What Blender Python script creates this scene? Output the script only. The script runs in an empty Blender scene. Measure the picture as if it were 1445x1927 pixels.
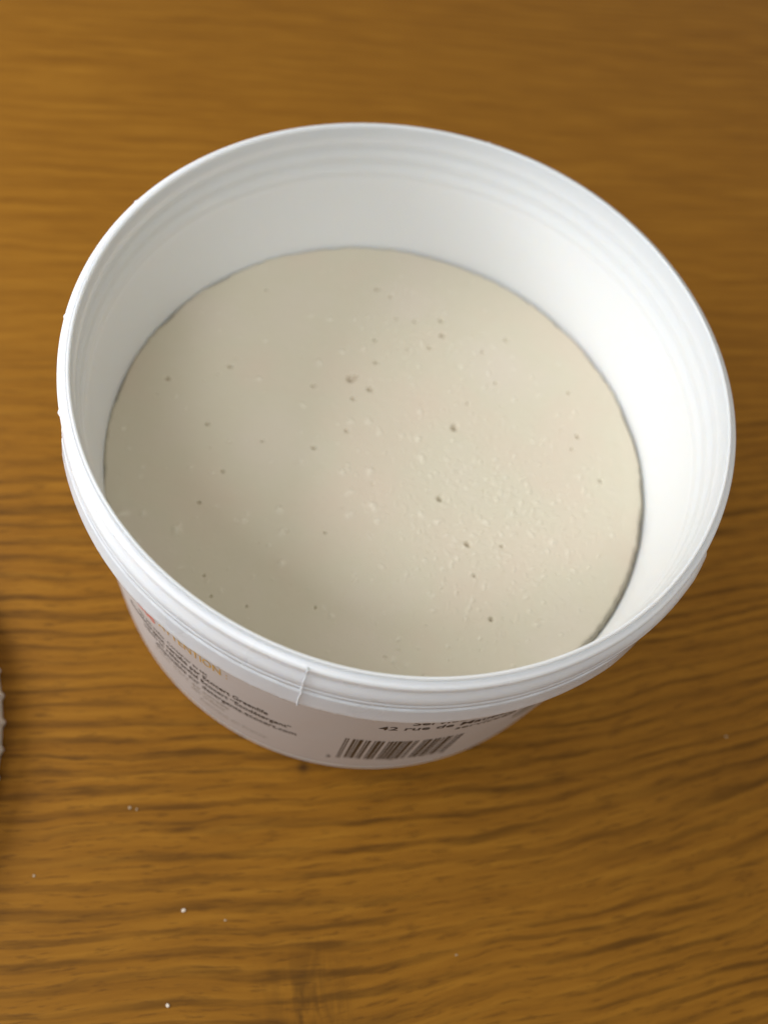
import bpy, bmesh, math, random
import numpy as np
from mathutils import Matrix, Vector

# ------------------------------------------------------------------ camera
S = 0.065                    # outer radius of the tub rim in metres
H = 1.176                    # height of the tub in rim radii (rim at z = 0 while modelling)
def P(x, y, z): return (x*S, y*S, (z+H)*S)

scn = bpy.context.scene
RW = np.array([[0.9508813799, 0.2731168011, 0.1457114076],
               [0.3095554899, -0.8389503309, -0.4475910421],
               [0.0, 0.4707117539, -0.8822870535]])
CP = np.array([0.05996435, -1.59861445, 1.99212174])
cd = bpy.data.cameras.new('camera'); cam = bpy.data.objects.new('camera', cd)
scn.collection.objects.link(cam); scn.camera = cam
m = Matrix(((RW[0,0], -RW[1,0], -RW[2,0]), (RW[0,1], -RW[1,1], -RW[2,1]), (RW[0,2], -RW[1,2], -RW[2,2])))
cam.matrix_world = Matrix.Translation(Vector(P(*CP))) @ m.to_4x4()
cd.sensor_fit = 'VERTICAL'; cd.sensor_height = 36; cd.sensor_width = 27
cd.lens = 36*1600.0/1927
cd.clip_start = 0.01; cd.clip_end = 20
cd.dof.use_dof = True; cd.dof.focus_distance = 2.34*S; cd.dof.aperture_fstop = 10.0

# ------------------------------------------------------------------ world and lamps
w = bpy.data.worlds.new('World'); scn.world = w; w.use_nodes = True
wt = w.node_tree; bg = wt.nodes['Background']
# a plain room seen by the table: pale ceiling, dim walls, the photographer's side darker
wtc = wt.nodes.new('ShaderNodeTexCoord'); wsp = wt.nodes.new('ShaderNodeSeparateXYZ'); wt.links.new(wtc.outputs['Generated'], wsp.inputs[0])
wmr = wt.nodes.new('ShaderNodeMapRange'); wmr.interpolation_type = 'SMOOTHSTEP'
wmr.inputs['From Min'].default_value = 0.0; wmr.inputs['From Max'].default_value = 0.9; wt.links.new(wsp.outputs[2], wmr.inputs[0])
wcr = wt.nodes.new('ShaderNodeValToRGB'); wt.links.new(wmr.outputs[0], wcr.inputs[0])
wcr.color_ramp.elements[0].color = (0.10, 0.080, 0.055, 1); wcr.color_ramp.elements[1].color = (0.66, 0.62, 0.545, 1)
wt.links.new(wcr.outputs[0], bg.inputs[0]); bg.inputs[1].default_value = 1.00
def area(name, az, el, dist, sx, sy, power, col, target=(0, 0, -0.4)):
    l = bpy.data.lights.new(name, 'AREA'); l.shape = 'RECTANGLE'; l.size = sx; l.size_y = sy
    l.energy = power; l.color = col
    o = bpy.data.objects.new(name, l); scn.collection.objects.link(o)
    a, e = math.radians(az), math.radians(el); T = Vector(P(*target))
    d = Vector((math.cos(a)*math.cos(e), math.sin(a)*math.cos(e), math.sin(e)))
    o.location = T + d*dist; o.rotation_euler = d.to_track_quat('Z', 'Y').to_euler()
    return o
area('window_light', 189, 27, 0.46, 0.28, 0.18, 1.95, (0.95, 0.97, 1.0))
area('room_window_light', -103, 46, 1.6, 0.55, 0.55, 9.0, (0.88, 0.93, 1.0))
scn.view_settings.view_transform = 'Standard'; scn.view_settings.look = 'None'
scn.view_settings.exposure = 0.0; scn.view_settings.gamma = 1.0

# ------------------------------------------------------------------ helpers
col = scn.collection
def mesh_obj(name, verts, faces, mat, parent=None, smooth=True):
    me = bpy.data.meshes.new(name); me.from_pydata([tuple(v) for v in verts], [], faces); me.update()
    if smooth: me.polygons.foreach_set('use_smooth', [True]*len(me.polygons))
    if mat: me.materials.append(mat)
    o = bpy.data.objects.new(name, me); col.objects.link(o)
    if parent: o.parent = parent
    return o
def tag(o, label=None, cat=None, group=None, kind=None):
    if label: o['label'] = label
    if cat: o['category'] = cat
    if group: o['group'] = group
    if kind: o['kind'] = kind
def empty(name, loc=(0, 0, 0)):
    o = bpy.data.objects.new(name, None); o.empty_display_size = 0.02; o.location = loc; col.objects.link(o); return o
class NT:
    def __init__(s, name):
        s.m = bpy.data.materials.new(name); s.m.use_nodes = True; s.t = s.m.node_tree
        s.b = s.t.nodes['Principled BSDF']; s.out = s.t.nodes['Material Output']
    def n(s, typ, **kw):
        nd = s.t.nodes.new(typ)
        for k, v in kw.items():
            if k.startswith('i_'): nd.inputs[int(k[2:]) if k[2:].isdigit() else k[2:].replace('_', ' ')].default_value = v
            else: setattr(nd, k, v)
        return nd
    def l(s, a, b): s.t.links.new(a, b)
    def math(s, op, a, b=None, c=None, clamp=False):
        nd = s.t.nodes.new('ShaderNodeMath'); nd.operation = op; nd.use_clamp = clamp
        for i, v in enumerate((a, b, c)):
            if v is None: continue
            if isinstance(v, (int, float)): nd.inputs[i].default_value = v
            else: s.l(v, nd.inputs[i])
        return nd.outputs[0]
    def ramp(s, f, stops, interp='LINEAR'):
        nd = s.t.nodes.new('ShaderNodeValToRGB'); nd.color_ramp.interpolation = interp
        e = nd.color_ramp.elements
        while len(e) < len(stops): e.new(0.5)
        for i, (p, c) in enumerate(stops): e[i].position = p; e[i].color = (*c, 1) if len(c) == 3 else c
        s.l(f, nd.inputs[0]); return nd.outputs[0]
    def noise(s, vec, scale, detail=2, rough=0.5, dist=0.0):
        nd = s.n('ShaderNodeTexNoise'); nd.inputs['Scale'].default_value = scale; nd.inputs['Detail'].default_value = detail
        nd.inputs['Roughness'].default_value = rough; nd.inputs['Distortion'].default_value = dist
        s.l(vec, nd.inputs['Vector']); return nd.outputs[0]
    def comb(s, x, y, z=0.0):
        nd = s.t.nodes.new('ShaderNodeCombineXYZ')
        for i, v in enumerate((x, y, z)):
            if isinstance(v, (int, float)): nd.inputs[i].default_value = v
            else: s.l(v, nd.inputs[i])
        return nd.outputs[0]
    def mix(s, f, a, b, mode='MIX'):
        nd = s.t.nodes.new('ShaderNodeMix'); nd.data_type = 'RGBA'; nd.blend_type = mode
        for sock, v in ((nd.inputs[0], f), (nd.inputs[6], a), (nd.inputs[7], b)):
            if isinstance(v, (int, float)): sock.default_value = v
            elif isinstance(v, tuple): sock.default_value = (*v, 1)
            else: s.l(v, sock)
        return nd.outputs[2]
    def bump(s, h, strength, dist):
        nd = s.n('ShaderNodeBump'); nd.inputs['Strength'].default_value = strength; nd.inputs['Distance'].default_value = dist
        s.l(h, nd.inputs['Height']); s.l(nd.outputs[0], s.b.inputs['Normal']); return nd

def plastic(name, color, rough=0.38, sss=0.8, rad=0.004, scratches=0.12):
    k = NT(name); b = k.b
    b.inputs['Base Color'].default_value = (*color, 1)
    b.inputs['Roughness'].default_value = rough
    b.inputs['Subsurface Weight'].default_value = sss
    b.inputs['Subsurface Radius'].default_value = (1.0, 0.85, 0.7); b.inputs['Subsurface Scale'].default_value = rad
    b.inputs['IOR'].default_value = 1.5
    g = k.n('ShaderNodeNewGeometry'); n1 = k.noise(g.outputs['Position'], 900, 3, 0.6)
    n2 = k.noise(g.outputs['Position'], 120, 2, 0.5)
    k.bump(k.math('ADD', k.math('MULTIPLY', n1, 0.25), n2), scratches, 0.0004)
    r = k.math('MULTIPLY_ADD', n2, 0.25, rough-0.12); k.l(r, b.inputs['Roughness'])
    return k.m
M_plastic = plastic('white_plastic', (0.83, 0.84, 0.845))
M_collar = plastic('white_collar_plastic', (0.89, 0.89, 0.90), 0.30)
M_label = plastic('printed_label_film', (0.53, 0.485, 0.465), 0.45, 0.0, 0.001, 0.05)
M_lid = plastic('cream_plastic', (0.74, 0.71, 0.65), 0.45)
def ink(name, c):
    k = NT(name); k.b.inputs['Base Color'].default_value = (*c, 1); k.b.inputs['Roughness'].default_value = 0.5
    return k.m
M_black, M_brown = ink('black_ink', (0.045, 0.035, 0.03)), ink('brown_ink', (0.05, 0.035, 0.02))
M_red, M_orange, M_grey = ink('red_ink', (0.72, 0.20, 0.15)), ink('orange_ink', (0.62, 0.36, 0.06)), ink('faint_ink', (0.38, 0.33, 0.27))

# ------------------------------------------------------------------ the tub
# slight ovality of the flexible rim, by azimuth
azt = np.array([-180, -153, -130, -103, -80, -57, -34, -10, 7, 29, 53, 74, 90, 114, 131, 150, 180.])
azr = np.array([.994, .996, .999, .997, 1.0, .999, 1.003, .999, 1.0, 1.002, 1.007, 1.009, 1.002, .993, .992, .992, .995])
tt = np.arange(-180, 180, 1.0); tv = np.interp(tt, azt, azr)
kern = np.hanning(31); kern /= kern.sum()
tv = np.convolve(np.concatenate([tv[-30:], tv, tv[:30]]), kern, 'same')[30:-30]
def oval(a, z):
    """radial factor of the wall at azimuth a (radians) and height z (0 at rim)"""
    d = (np.degrees(a)+180) % 360-180
    f = np.interp(d, np.append(tt, 180), np.append(tv, tv[0]))
    return 1+(f-1)*max(0.0, 1+z/1.0)
def revolve(name, prof, mat, parent, n=512, closed=False, fn=None, a0=None, a1=None):
    full = a0 is None
    A = np.linspace(0, 2*np.pi, n, endpoint=False) if full else np.linspace(a0, a1, n)
    verts = []; k = len(prof)
    for i, a in enumerate(A):
        for j, (r, z) in enumerate(prof):
            if fn: r2, z2 = fn(a, r, z, j)
            else: r2, z2 = r, z
            rr = r2*oval(a, z2); verts.append(P(rr*math.cos(a), rr*math.sin(a), z2))
    faces = []
    for i in range(n if full else n-1):
        i2 = (i+1) % n
        for j in range(k if closed else k-1):
            j2 = (j+1) % k
            faces.append((i*k+j, i2*k+j, i2*k+j2, i*k+j2))
    return mesh_obj(name, verts, faces, mat, parent)

tub = empty('plastic_tub', (0, 0, 0))
tag(tub, 'open round white plastic tub with printed label standing on the oak table', 'tub')
# body: inner wall with faint thread ridges, crest of the rim, outer wall, foot
inner = []
for z in np.linspace(-0.006, -0.30, 70):
    r = 0.9725-0.010*min(1, -z/0.22)
    if z < -0.05 and z > -0.235:
        r += 0.0012*math.sin((z+0.05)/0.062*2*math.pi)*math.sin(min(1, (-0.05-z)/0.02, (z+0.235)/0.02)*math.pi/2)
    inner.append((r, z))
inner += [(0.9615, -0.45), (0.9605, -0.60), (0.958, -0.9), (0.952, -1.11), (0.93, -1.145), (0.5, -1.15), (0.0005, -1.15)]
inner = inner[::-1]
crest = [(0.9740, -0.0015), (0.9765, 0.0), (0.9795, -0.001), (0.9825, -0.005), (0.985, -0.012)]
outer_w = [(0.988, -0.05), (0.990, -0.20), (1.0005, -0.235), (1.0, -0.45), (0.995, -0.75), (0.990, -1.08), (0.9895, -1.13), (0.988, -1.15), (0.983, -1.166), (0.973, -1.1745), (0.96, -1.1755),
           (0.93, -1.170), (0.5, -1.165), (0.0005, -1.165)]
body = revolve('body', inner+crest+outer_w, M_plastic, tub)

# collar: sloping lip, recess, bulge, two fine grooves, flared skirt
collar_prof = [(0.984, -0.05), (0.9815, -0.02), (0.9815, -0.006), (0.985, -0.0055), (0.990, -0.010), (0.9965, -0.011), (1.0020, -0.015), (1.0040, -0.021),
               (1.0040, -0.029), (1.0015, -0.038), (1.0010, -0.048), (1.0040, -0.058), (1.009, -0.067), (1.0145, -0.080), (1.0178, -0.095), (1.0190, -0.106),
               (1.0188, -0.1095), (1.0168, -0.1110), (1.0172, -0.1130), (1.0205, -0.1150), (1.0215, -0.122), (1.0222, -0.1290), (1.0215, -0.1305),
               (1.0197, -0.1325), (1.0203, -0.1345), (1.0245, -0.1365), (1.0270, -0.150), (1.0310, -0.178), (1.0352, -0.205), (1.0375, -0.2165), (1.0372, -0.2195), (1.0350, -0.2205),
               (1.0300, -0.2150), (1.0200, -0.15), (1.008, -0.10), (0.99, -0.07)]
rng = random.Random(4)
nicks = [(-np.radians(97.2), .006, .008), (-np.radians(78.5), .004, .006), (-np.radians(92.6), .005, .01), (-np.radians(56.8), .009, .004), (-np.radians(53.5), .005, .004),
         (np.radians(-147.5), .004, .01), (np.radians(-166), .003, .006), (np.radians(166), .0035, .006), (np.radians(89.5), .004, .007)]
seam = np.radians(-89.9)
def collar_fn(a, r, z, j):
    da = (a-seam+np.pi) % (2*np.pi)-np.pi
    # the moulded parting step: left of the seam the ring stands a hair proud
    if -0.30 < da < 0 and j > 6:
        r += 0.0012*(1+da/0.30)
    d = math.degrees(a); d = (d+180) % 360-180
    if 11 <= j <= 31:        # the thick band ends left and right of the front
        back = min(1.0, max(0.0, (d+17)/4.0)) if d > -83 else min(1.0, max(0.0, (-147-d)/4.0))
        if d > -17 or d < -147: r -= 0.026*(1-(1-back)**2)
        if d > -83 and j <= 21: r += 0.012*max(0.0, 1-abs(d+22)/22.0)
        if d > -40 and j > 21: r -= 0.014*min(1.0, (d+40)/14.0)
    if 5 <= j <= 10 and (d > 100 or d < -140):
        cut = -140-7.0*(j-5)/5.0      # the taller lip band stops at a slanting cut
        f = 1.0 if (d < cut or d > 100) else max(0.0, 1-(d-cut)/1.2)
        if d > 100: f = min(1, (d-100)/60)
        r += 0.006*f*min(1, (j-4)/4)
    if 9 <= j <= 13 and d > -75 and d < 0: r -= 0.007*min(1.0, (d+75)/35.0)*(1-abs(j-11)/3.0)
    if 25 <= j <= 33:
        z += 0.0009*math.sin(a*37)+0.0008*math.sin(a*91+1)
    for n0, amp, wid in nicks:
        dd = abs((a-n0+np.pi) % (2*np.pi)-np.pi)
        if dd < wid and 30 <= j <= 31 and abs(math.degrees(n0)+75) < 30: z -= amp*(1-dd/wid); r += amp*0.25*(1-dd/wid)
        elif dd < wid and 4 <= j <= 8 and not abs(math.degrees(n0)+75) < 30: r += amp*(1-dd/wid)
    return r, z
collar = revolve('collar', collar_prof, M_collar, tub, n=1440, closed=True, fn=collar_fn)

# thin raised parting line running down the collar
def strip(name, path, mat, parent, wid, lift):
    """path: list of (az, r, z)"""
    v, f = [], []
    for (a, r, z) in path:
        for da, dr in ((-wid, -0.001), (-wid*0.4, lift), (wid*0.4, lift), (wid, -0.001)):
            rr = (r+dr)*oval(a, z); aa = a+da; v.append(P(rr*math.cos(aa), rr*math.sin(aa), z+max(dr, 0)*0.6))
    for i in range(len(path)-1):
        for j in range(3): f.append((i*4+j, i*4+j+1, i*4+4+j+1, i*4+4+j))
    return mesh_obj(name, v, f, mat, parent)
pp = []
for i, (r, z) in enumerate(collar_prof[5:31]):
    pp.append((seam+0.004*math.sin(i*1.3)*0.4-0.002*(i/25.0), r+0.0008, z))
strip('parting_line', pp, M_collar, tub, 0.0026, 0.0060)

# ------------------------------------------------------------------ label and print
def wall_r(z): return float(np.interp(-z, [0.235, 0.45, 0.75, 1.08, 1.13], [1.0005, 1.0, 0.995, 0.990, 0.9895]))
lab_prof = [(wall_r(z)+0.0012, z) for z in (-0.24, -0.35, -0.45, -0.6, -0.75, -0.9, -1.0, -1.085, -1.10)]
lab_prof = [(lab_prof[0][0]-0.0015, -0.24)]+lab_prof+[(lab_prof[-1][0]-0.0015, -1.101)]
label = revolve('label', lab_prof, M_label, tub, n=360)
label['label'] = 'pale printed label wrapped round the tub wall'

def wrap_mesh(name, pts2, faces, mat, parent):
    v = []
    for az, z in pts2:
        r = (wall_r(z)+0.0022)*oval(math.radians(az), z); a = math.radians(az); v.append(P(r*math.cos(a), r*math.sin(a), z))
    return mesh_obj(name, v, faces, mat, parent, smooth=False)
def text_on(name, s, az0, az1, z, em, mat, parent, bold=0.0):
    cu = bpy.data.curves.new('tmp', 'FONT'); cu.body = s; cu.size = 1.0; cu.offset = bold; cu.resolution_u = 3; cu.align_x = 'LEFT'
    o = bpy.data.objects.new('tmp', cu); col.objects.link(o)
    dg = bpy.context.evaluated_depsgraph_get(); me = bpy.data.meshes.new_from_object(o.evaluated_get(dg))
    xs = [v.co.x for v in me.vertices]; x0, x1 = min(xs), max(xs)
    pts = [(az0+(v.co.x-x0)/(x1-x0)*(az1-az0), z+v.co.y*em) for v in me.vertices]
    fs = [tuple(p.vertices) for p in me.polygons]
    bpy.data.objects.remove(o); bpy.data.curves.remove(cu); bpy.data.meshes.remove(me)
    t = wrap_mesh(name, pts, fs, mat, parent); t['label'] = 'printed text: '+s.replace('\u201c', '').replace('\u201d', '')
    return t
T = lambda *a, **k: text_on('printed_text', *a, **k)
T('Service consommateurs', -71.0, -40, -0.405, 0.062, M_black, label, bold=0.012)
T('42 rue de Maubeuge - 75009', -76.2, -38, -0.468, 0.062, M_black, label, bold=0.012)
T('service@', -62.4, -51, -0.525, 0.055, M_brown, label)
T('ATTENTION :', -117.5, -102.6, -0.440, 0.085, M_orange, label)
T('brute', -127.0, -118.6, -0.475, 0.14, M_red, label, bold=0.02)
T('Ecod\u00e9tergent certifi\u00e9 par Ecocert Greenlife', -127.5, -94.9, -0.628, 0.060, M_black, label, bold=0.012)
T('selon le r\u00e9f\u00e9rentiel Ecocert \u201cEcod\u00e9tergent\u201d', -124.0, -90.4, -0.695, 0.060, M_black, label, bold=0.012)
T('disponible sur detergents.ecocert.com', -121.0, -89.2, -0.765, 0.060, M_black, label, bold=0.012)
T('Ne pas avaler. Conserver au sec', -124.0, -107.0, -0.565, 0.05, M_black, label)
T('Tenir hors de port\u00e9e', -122.0, -103, -0.835, 0.05, M_grey, label)
T('des enfants', -112.0, -104, -0.895, 0.05, M_grey, label)
T('Fabriqu\u00e9 en France', -110.0, -94.8, -0.975, 0.04, M_grey, label)
# bar code
bars = "1010001101000110101100010111101011110110010101010101000010101110010100001011001101001000101"
bars = "101"+"0001101"+"0111001"+"0110001"+"0111011"+"0001011"+"0110111"+"01010"+"1110010"+"1000010"+"1011100"+"1101100"+"1001110"+"1000100"+"101"
pts, fs = [], []
az0, az1, zt, zb = -80.6, -59.0, -0.635, -0.945
i = 0; mod = (az1-az0)/len(bars)
while i < len(bars):
    if bars[i] == '1':
        j = i
        while j < len(bars) and bars[j] == '1': j += 1
        zb2 = zb-0.02 if (i < 3 or i > len(bars)-4 or 44 < i < 50) else zb
        b0 = len(pts)
        for az in (az0+i*mod+0.012, az0+j*mod+0.03):
            pts += [(az, zt), (az, zb2)]
        fs.append((b0, b0+1, b0+3, b0+2)); i = j
    else: i += 1
bc = wrap_mesh('barcode', pts, fs, M_brown, label)
T('3', -82.6, -81.7, -0.985, 0.06, M_brown, label)
# faint pictogram right of the bar code
pts, fs = [], []
for k in range(24):
    a = k/24*2*math.pi; pts += [(-47+2.6*math.cos(a), -0.60+0.09*math.sin(a)), (-47+2.0*math.cos(a), -0.60+0.065*math.sin(a))]
for k in range(24): fs.append((2*k, 2*k+1, (2*k+3) % 48, (2*k+2) % 48))
b0 = len(pts); pts += [(-48.2, -0.56), (-48.2, -0.64), (-45.8, -0.64), (-45.8, -0.56)]; fs.append((b0, b0+1, b0+2, b0+3))
wrap_mesh('pictogram', pts, fs, M_grey, label)

# ------------------------------------------------------------------ the solid detergent
ZC = -0.572
def pix(x, y, z):            # where the sight line through a photo pixel meets the level z (used once, to read off positions)
    d = RW.T @ np.array([(x-722.5)/1600, (y-963.5)/1600, 1.0]); s = (z-CP[2])/d[2]; return CP+s*d
pits = [(660,712,8),(670,709,5),(697,732,6),(708,682,4.5),(665,749,4.5),(855,804,7),(591,841,4.5),(828,938,6),(880,1024,6),(833,632,5.5),(830,604,5),(952,641,5),(590,725,4),
        (653,810,4),(433,688,4.5),(316,712,4.5),(391,797,4),(494,829,3.5),(419,886,3.5),(780,606,4),(1087,821,4.5),(384,1083,2.6),(397,1122,2.6),(464,1141,2.3),(593,1143,2.7),
        (925,1165,4.5),(945,1027,4),(710,545,5),(893,1083,3.5),(932,721,3.5),(908,663,3.5),(375,945,3.5),(808,655,4),(767,657,3),(1070,740,3.5),(1076,845,3),(612,1002,3),(1130,905,4),
        (705,640,4),(735,560,4),(745,600,3.5),(502,545,3),(880,760,3)]
lumps = [(600,683,9),(645,663,8),(685,656,8),(790,774,8),(787,825,9),(792,860,9),(796,868,7),(660,793,8),(693,793,9),(714,815,8),(645,887,10),(655,882,6),(697,887,10),(660,925,9),(701,950,9),
         (706,958,8),(659,967,10),(711,980,8),(526,959,10),(530,1000,9),(530,1060,9),(793,968,8),(823,982,7),(458,980,9),(333,997,10),(625,1160,6),(740,1243,7),(913,982,7),(570,762,7),
         (487,712,7),(232,968,12),(270,967,8),(400,890,6),(360,880,6),(800,1055,6),(833,1070,6),(500,640,7),(868,690,7),(620,600,7),(1040,1020,9),(860,1050,7),(232,806,6)]
px = lambda rad, y: rad/(1600/2.95)
pit_w = [(*pix(x, y, ZC)[:2], r/570*1.0) for x, y, r in pits]
lump_w = [(*pix(x, y, ZC)[:2], r/560*0.8) for x, y, r in lumps]
NG = 720
u = np.linspace(-1, 1, NG); U, V = np.meshgrid(u, u, indexing='ij')
# square-to-disc mapping
swap = np.abs(U) > np.abs(V)
with np.errstate(divide='ignore', invalid='ignore'):
    rr = np.where(swap, U, V); phi = np.where(swap, (np.pi/4)*(V/U), np.pi/2-(np.pi/4)*(U/V))
phi = np.nan_to_num(phi); RX = rr*np.cos(phi); RY = rr*np.sin(phi)
A = np.arctan2(RY, RX); RHO = np.hypot(RX, RY)
rs = np.random.RandomState(7)
def vnoise(x, y, sc, seed):
    r = np.random.RandomState(seed); G = r.rand(256, 256)
    x = x*sc+100.3; y = y*sc+77.7; xi = np.floor(x).astype(int); yi = np.floor(y).astype(int); fx = x-xi; fy = y-yi
    fx = fx*fx*(3-2*fx); fy = fy*fy*(3-2*fy); g = lambda a, b: G[a % 256, b % 256]
    return (g(xi, yi)*(1-fx)*(1-fy)+g(xi+1, yi)*fx*(1-fy)+g(xi, yi+1)*(1-fx)*fy+g(xi+1, yi+1)*fx*fy)-0.5
def edge_r(A):
    d = (np.degrees(A)+180) % 360-180
    base = np.interp(d, [-180, -150, -120, -60, -30, -10, 7, 25, 45, 60, 75, 92, 110, 130, 150, 165, 180],
                     [.9535, .9565, .955, .951, .946, .943, .942, .949, .951, .954, .9560, .953, .956, .955, .955, .953, .9535])
    cx, cy = np.cos(A), np.sin(A)
    return base+0.0015+0.0035*np.clip((np.abs(d-15)-55)/40, 0, 1)+0.005*vnoise(cx, cy, 7, 1)+0.008*vnoise(cx, cy, 17, 2)+0.007*vnoise(cx, cy, 40, 3)
ER = edge_r(A); X = RHO*ER*np.cos(A); Y = RHO*ER*np.sin(A)
PALE = np.zeros_like(X)
Z = 0.006*vnoise(X, Y, 2.2, 4)+0.0022*vnoise(X, Y, 7, 5)+0.0006*vnoise(X, Y, 30, 6)
# fine grit, stronger in two zones
zone = np.exp(-((X-0.42)**2+(Y+0.12)**2)/0.16)+0.7*np.exp(-((X+0.02)**2+(Y-0.55)**2)/0.05)+0.10
gr = np.maximum(vnoise(X, Y, 75, 8)-0.22, 0)
Z += 0.011*gr*zone+0.0012*zone*vnoise(X, Y, 60, 9)
def stamp(cx, cy, R, h, sharp=2.0, asp=1.0, rot=0.0):
    m_ = (np.abs(X-cx) < 2.6*R) & (np.abs(Y-cy) < 2.6*R)
    dx, dy = X[m_]-cx, Y[m_]-cy; c, s = math.cos(rot), math.sin(rot)
    d2 = ((dx*c+dy*s)/R/asp)**2+((-dx*s+dy*c)/R)**2
    g_ = np.exp(-d2**(sharp/2)*1.6); Z[m_] += h*g_
    if h > 0: PALE[m_] = np.maximum(PALE[m_], g_*min(1.0, R/0.010))
for x, y, r in pit_w: stamp(x, y, r*1.05, -r*2.1, 3.2, 1.0+0.3*rs.rand(), rs.rand()*6)
for x, y, r in lump_w:
    stamp(x, y, r, r*0.40, 2.0, 1.0+0.5*rs.rand(), rs.rand()*6); stamp(x+rs.randn()*r*.5, y+rs.randn()*r*.5, r*.5, r*0.22, 2, 1.2, rs.rand()*6)
for k in range(320):
    a = rs.rand()*6.283; q = math.sqrt(rs.rand())*0.93; x, y = q*math.cos(a), q*math.sin(a)
    r = 0.003+0.005*rs.rand()**2
    if rs.rand() < 0.22: stamp(x, y, r*0.9, -r*0.7, 2.5)
    else: stamp(x, y, r*1.1, r*0.36, 2.0, 1+rs.rand(), rs.rand()*6)
for k in range(620):         # grit clusters
    if k < 460: x, y = 0.44+rs.randn()*0.20, -0.10+rs.randn()*0.26
    else: x, y = 0.02+rs.randn()*0.13, 0.52+rs.randn()*0.12
    if x*x+y*y > 0.85: continue
    r = 0.003+0.005*rs.rand()**2; stamp(x, y, r, r*(0.55 if rs.rand() < .88 else -.4), 2.2, 1+rs.rand(), rs.rand()*6)
Z -= 0.010*np.clip((RHO-0.988)/0.012, 0, 1)**2        # eased edge
Z += 0.004*np.clip((RHO-0.93)/0.05, 0, 1)*np.clip((1-RHO)/0.012, 0, 1)*(0.5+vnoise(np.cos(A), np.sin(A), 6, 12))
vx = np.stack([X.ravel()*S, Y.ravel()*S, (Z.ravel()+ZC+H)*S], 1)
idx = np.arange(NG*NG).reshape(NG, NG)
q = np.stack([idx[:-1, :-1], idx[1:, :-1], idx[1:, 1:], idx[:-1, 1:]], -1).reshape(-1, 4)
# side wall, going down inside the tub
ring = np.concatenate([idx[:-1, 0], idx[-1, :-1], idx[:0:-1, -1], idx[0, :0:-1]])
nr = len(ring); levels = [(-0.009, 1.0), (-0.018, 1.002), (-0.024, 1.013), (-0.30, 1.0)]
sv, sf = [], []; prev = ring; base = NG*NG
for li, (dz, f) in enumerate(levels):
    for vi in ring:
        jit = 1+0.0015*rs.randn() if li < 2 else 1
        sv.append((vx[vi, 0]*f*jit, vx[vi, 1]*f*jit, (ZC+H+dz)*S))
    cur = base+li*nr+np.arange(nr)
    sf.append(np.stack([prev, np.roll(prev, -1), np.roll(cur, -1), cur], 1)[:, ::-1]); prev = cur
allv = np.concatenate([vx, np.array(sv)]); allf = np.concatenate([q]+sf)
sv_n = len(allv)
me = bpy.data.meshes.new('solid_detergent'); me.vertices.add(sv_n); me.vertices.foreach_set('co', allv.ravel())
me.loops.add(allf.size); me.loops.foreach_set('vertex_index', allf.ravel().astype(np.int32))
me.polygons.add(len(allf)); me.polygons.foreach_set('loop_start', np.arange(0, allf.size, 4, dtype=np.int32))
me.polygons.foreach_set('use_smooth', np.ones(len(allf), dtype=bool))
me.update(calc_edges=True); me.validate()
k = NT('cream_solid_detergent'); g = k.n('ShaderNodeNewGeometry')
n1 = k.noise(g.outputs['Position'], 35, 3, 0.55); n2 = k.noise(g.outputs['Position'], 400, 3, 0.6)
c = k.ramp(n1, [(0.3, (0.65, 0.57, 0.46)), (0.5, (0.63, 0.585, 0.465)), (0.7, (0.65, 0.59, 0.49))])
c = k.mix(k.math('MULTIPLY', n2, 0.10), c, (0.50, 0.42, 0.30)); ga = k.n('ShaderNodeAttribute'); ga.attribute_name = 'grain'
c = k.mix(k.math('MULTIPLY', ga.outputs['Fac'], 0.36), c, (0.80, 0.77, 0.66)); k.l(c, k.b.inputs['Base Color'])
k.b.inputs['Roughness'].default_value = 0.62; k.b.inputs['Subsurface Weight'].default_value = 0.12
k.b.inputs['Subsurface Radius'].default_value = (1, .8, .6); k.b.inputs['Subsurface Scale'].default_value = 0.0008
k.bump(n2, 0.10, 0.0002)
at = me.attributes.new('grain', 'FLOAT', 'POINT'); at.data.foreach_set('value', np.concatenate([PALE.ravel(), np.zeros(len(sv))]).astype(np.float32))
me.materials.append(k.m)
det = bpy.data.objects.new('solid_detergent', me); col.objects.link(det)
tag(det, 'pale cream solid detergent cake with pits and grit filling the tub', 'detergent')

# ------------------------------------------------------------------ the table
TZ = -0.0
k = NT('oiled_oak'); tc = k.n('ShaderNodeNewGeometry'); sep = k.n('ShaderNodeSeparateXYZ'); k.l(tc.outputs['Position'], sep.inputs[0])
X_, Y_ = sep.outputs[0], sep.outputs[1]
ca, sa = math.cos(math.radians(21)), math.sin(math.radians(21))
xr = k.math('MULTIPLY', X_, 1/S); yr = k.math('MULTIPLY', Y_, 1/S)
U_ = k.math('ADD', k.math('MULTIPLY', xr, ca), k.math('MULTIPLY', yr, sa))          # along the grain, in rim radii
V_ = k.math('SUBTRACT', k.math('MULTIPLY', yr, ca), k.math('MULTIPLY', xr, sa))     # across
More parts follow.
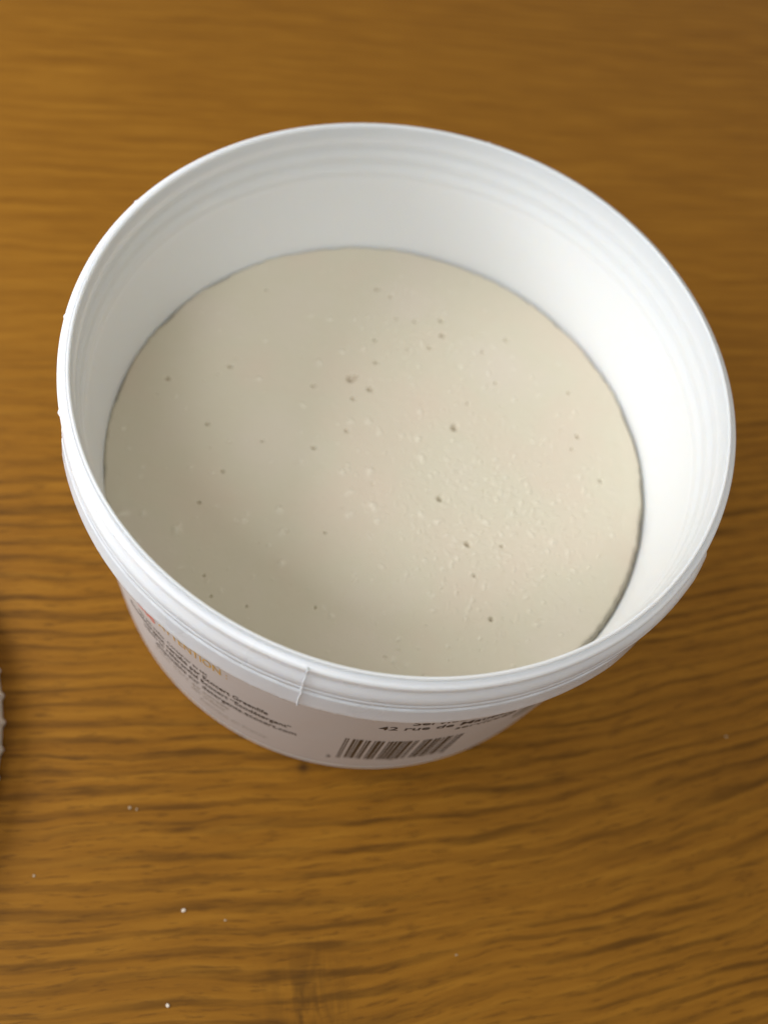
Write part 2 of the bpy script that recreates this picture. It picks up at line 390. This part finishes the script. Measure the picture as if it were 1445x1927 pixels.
# the rings bend: slow undulation, plus a fold near the knot
und = k.noise(k.comb(k.math('MULTIPLY', U_, 0.55), k.math('MULTIPLY', V_, 0.25), 3.1), 1.0, 1, 0.5)
und2 = k.noise(k.comb(k.math('MULTIPLY', U_, 2.4), k.math('MULTIPLY', V_, 2.0), 9.0), 1.0, 2, 0.5)
def gauss2(u0, v0, su, sv):
    a = k.math('POWER', k.math('DIVIDE', k.math('SUBTRACT', U_, u0), su), 2.0)
    b = k.math('POWER', k.math('DIVIDE', k.math('SUBTRACT', V_, v0), sv), 2.0)
    return k.math('EXPONENT', k.math('MULTIPLY', k.math('ADD', a, b), -1.0))
KU, KV = -0.306, -1.731
fold = k.math('MULTIPLY', gauss2(KU, KV-0.25, 0.30, 0.40), 0.06)
nearf = k.ramp(k.math('MULTIPLY_ADD', V_, 0.25, 0.5), [(0.30, (1, 1, 1)), (0.75, (0, 0, 0))])
um = k.math('MAXIMUM', k.math('ADD', U_, 1.1), 0.0)
curve = k.math('MULTIPLY', k.math('SUBTRACT', k.math('MULTIPLY', k.math('MULTIPLY', um, um), 0.052), k.math('MULTIPLY', U_, 0.06)), nearf)
W_ = k.math('SUBTRACT', k.math('ADD', V_, k.math('ADD', k.math('MULTIPLY', und, 0.16), k.math('ADD', k.math('MULTIPLY', und2, 0.055), fold))), curve)
# growth rings (irregular spacing) broken into streaks
r1 = k.noise(k.comb(k.math('MULTIPLY', U_, 0.22), k.math('MULTIPLY', W_, 1.3), 0.0), 1.0, 1.0, 0.5)
r2 = k.noise(k.comb(k.math('MULTIPLY', U_, 1.3), k.math('MULTIPLY', W_, 9.0), 6.0), 1.0, 2.0, 0.6)
ringf = k.math('PINGPONG', k.math('ADD', k.math('MULTIPLY', W_, 14.5), k.math('ADD', k.math('MULTIPLY', r1, 5.0), k.math('MULTIPLY', r2, 1.3))), 0.5)
ring = k.ramp(ringf, [(0.0, (0, 0, 0)), (0.27, (0.0, 0.0, 0.0)), (0.35, (0.7, 0.7, 0.7)), (0.43, (1, 1, 1))])
amp = k.noise(k.comb(k.math('MULTIPLY', U_, 0.9), k.math('MULTIPLY', W_, 3.0), 12.0), 1.0, 2.0, 0.5)
ring = k.math('MULTIPLY', ring, k.ramp(amp, [(0.32, (0.15, 0.15, 0.15)), (0.62, (1, 1, 1))]))
brk = k.noise(k.comb(k.math('MULTIPLY', U_, 3.2), k.math('MULTIPLY', W_, 30.0), 5.0), 1.0, 3, 0.6)
brk = k.ramp(brk, [(0.40, (0, 0, 0)), (0.56, (1, 1, 1))])
streak = k.math('MULTIPLY', ring, k.math('MULTIPLY_ADD', brk, 0.65, 0.35))
pore = k.noise(k.comb(k.math('MULTIPLY', U_, 8.0), k.math('MULTIPLY', W_, 75.0), 1.0), 1.0, 3, 0.65)
pore = k.ramp(pore, [(0.54, (0, 0, 0)), (0.66, (1, 1, 1))])
fine = k.noise(k.comb(k.math('MULTIPLY', U_, 1.8), k.math('MULTIPLY', W_, 26.0), 2.0), 1.0, 4, 0.6)
broad = k.noise(k.comb(k.math('MULTIPLY', U_, 0.5), k.math('MULTIPLY', W_, 2.2), 7.0), 1.0, 2, 0.5)
# far half of the board is quarter-sawn: rings fade into fine grain
half = k.ramp(k.math('MULTIPLY_ADD', V_, 0.28, 0.40), [(0.40, (1, 1, 1)), (0.72, (0.22, 0.22, 0.22))])
streak = k.math('MULTIPLY', streak, half)
base = k.ramp(fine, [(0.30, (0.155, 0.060, 0.0045)), (0.5, (0.218, 0.089, 0.007)), (0.72, (0.290, 0.128, 0.012))])
base = k.mix(k.math('MULTIPLY', broad, 0.5), base, (0.26, 0.115, 0.012))
base = k.mix(k.math('MULTIPLY', streak, 0.70), base, (0.055, 0.022, 0.002))
base = k.mix(k.math('MULTIPLY', k.math('MULTIPLY', pore, half), 0.60), base, (0.09, 0.036, 0.004))
kn = k.noise(k.comb(k.math('MULTIPLY', U_, 14.0), k.math('MULTIPLY', V_, 3.0), 4.0), 1.0, 3, 0.6, 1.0)
knot = k.math('MULTIPLY', gauss2(KU, KV, 0.12, 0.16), k.ramp(kn, [(0.40, (0, 0, 0)), (0.60, (1, 1, 1))]))
base = k.mix(k.math('MULTIPLY', knot, 0.75), base, (0.060, 0.026, 0.004))
base = k.mix(k.math('MULTIPLY', gauss2(-0.296, -0.963, 0.020, 0.022), 0.75), base, (0.03, 0.012, 0.004))
k.l(base, k.b.inputs['Base Color'])
k.l(k.math('MULTIPLY_ADD', streak, 0.12, 0.46), k.b.inputs['Roughness']); k.b.inputs['IOR'].default_value = 1.36; k.b.inputs['Specular IOR Level'].default_value = 0.22
k.bump(k.math('SUBTRACT', k.math('MULTIPLY', fine, 0.4), k.math('ADD', streak, k.math('MULTIPLY', pore, 0.5))), 0.25, 0.00018)
tx0, tx1, ty0, ty1 = -0.55, 0.75, -0.42, 0.75
bm = bmesh.new()
vs = [bm.verts.new((x, y, z)) for z in (-0.028, 0.0) for x, y in ((tx0, ty0), (tx1, ty0), (tx1, ty1), (tx0, ty1))]
for f in ((3, 2, 1, 0), (4, 5, 6, 7), (0, 1, 5, 4), (1, 2, 6, 5), (2, 3, 7, 6), (3, 0, 4, 7)): bm.faces.new([vs[i] for i in f])
bmesh.ops.bevel(bm, geom=bm.edges[:], offset=0.003, segments=2, affect='EDGES', profile=0.5)
me = bpy.data.meshes.new('tabletop'); bm.to_mesh(me); bm.free(); me.materials.append(k.m)
tt_o = bpy.data.objects.new('tabletop', me); col.objects.link(tt_o)
tag(tt_o, 'oiled oak tabletop with dark brown grain', kind='structure')

# ------------------------------------------------------------------ lid beside the tub (only its ribbed edge is in view)
LR = 1.03
lc = np.array([-0.893, -1.465])-LR*np.array([0.985, 0.17])
lid = empty('jar_lid', (lc[0]*S, lc[1]*S, 0)); tag(lid, 'cream plastic lid with ribbed edge lying at the left edge of the table', 'lid')
n = 68*12; v, f = [], []
prof = [(0.0005, 0.165), (0.93, 0.165), (0.965, 0.160), (0.985, 0.150), (0.995, 0.135), (1.0, 0.11), (1.004, 0.03), (1.004, 0.008), (0.985, 0.003), (0.975, 0.02), (0.972, 0.14), (0.0005, 0.145)]
for i in range(n):
    a = 2*math.pi*i/n; rb = max(0.0, math.cos(68*a))**3
    for j, (r, z) in enumerate(prof):
        rr = r*LR+(0.010*rb if 3 <= j <= 7 else 0)
        v.append((rr*math.cos(a)*S, rr*math.sin(a)*S, z*0.75*S))
kk = len(prof)
top_f, skirt_f = [], []
for i in range(n):
    i2 = (i+1) % n
    for j in range(kk-1): skirt_f.append((i*kk+j, i2*kk+j, i2*kk+j+1, i*kk+j+1))
mesh_obj('ribbed_cap', v, skirt_f, M_lid, lid)
hv, hf = [], []
for i in range(128):
    a = 2*math.pi*i/128
    for r, z in ((0.80, 0.1652), (0.808, 0.172), (0.822, 0.172), (0.83, 0.1652)): hv.append((r*LR*math.cos(a)*S, r*LR*math.sin(a)*S, z*0.75*S))
for i in range(128):
    for j in range(3): hf.append((i*4+j, (i+1) % 128*4+j, (i+1) % 128*4+j+1, i*4+j+1))
mesh_obj('raised_ring', hv, hf, M_lid, lid)

# ------------------------------------------------------------------ crumbs on the table
k = NT('white_crumb'); k.b.inputs['Base Color'].default_value = (0.72, 0.64, 0.54, 1); k.b.inputs['Roughness'].default_value = 0.7; M_crumb = k.m
k = NT('faint_crumb'); k.b.inputs['Base Color'].default_value = (0.42, 0.33, 0.22, 1); k.b.inputs['Roughness'].default_value = 0.7; M_faint = k.m
crumbs = [(346, 1713, 4.2, 'round white crumb on the oak grain, left of centre, above another white crumb'),
          (316, 1892, 4.2, 'white crumb lowest on the table, beside the dark knot'),
          (245, 1520, 3.4, 'pale crumb on the oak below the left side of the tub'),
          (258, 1523, 2.4, 'tiny pale flake just right of another crumb, below the left side of the tub'),
          (65, 1648, 3.0, 'faint pale flake near the left edge of the table'),
          (424, 1732, 2.4, 'tiny faint flake right of the round white crumb'),
          (858, 1797, 2.6, 'tiny pale speck on the table below and right of the tub'),
          (1365, 1386, 3.0, 'faint pale flake on the dark oak at the right edge')]
for x, y, r, lab in crumbs:
    p = pix(x, y, -H); bm = bmesh.new(); bmesh.ops.create_icosphere(bm, subdivisions=2, radius=r/560*S*0.72)
    rs2 = random.Random(int(x)); st = (1+rs2.random()*.5, 0.8+rs2.random()*.3, 0.55)
    for vv in bm.verts:
        vv.co = Vector((vv.co.x*st[0], vv.co.y*st[1], vv.co.z*st[2]))*(0.8+0.4*rs2.random())
    me = bpy.data.meshes.new('crumb'); bm.to_mesh(me); bm.free(); me.materials.append(M_crumb if r > 4 else M_faint)
    o = bpy.data.objects.new('crumb', me); col.objects.link(o); o.location = (p[0]*S, p[1]*S, r/560*S*0.4); o.rotation_euler = (0, 0, rs2.random()*6)
    tag(o, lab, 'crumb', 'pale crumbs scattered on the table')
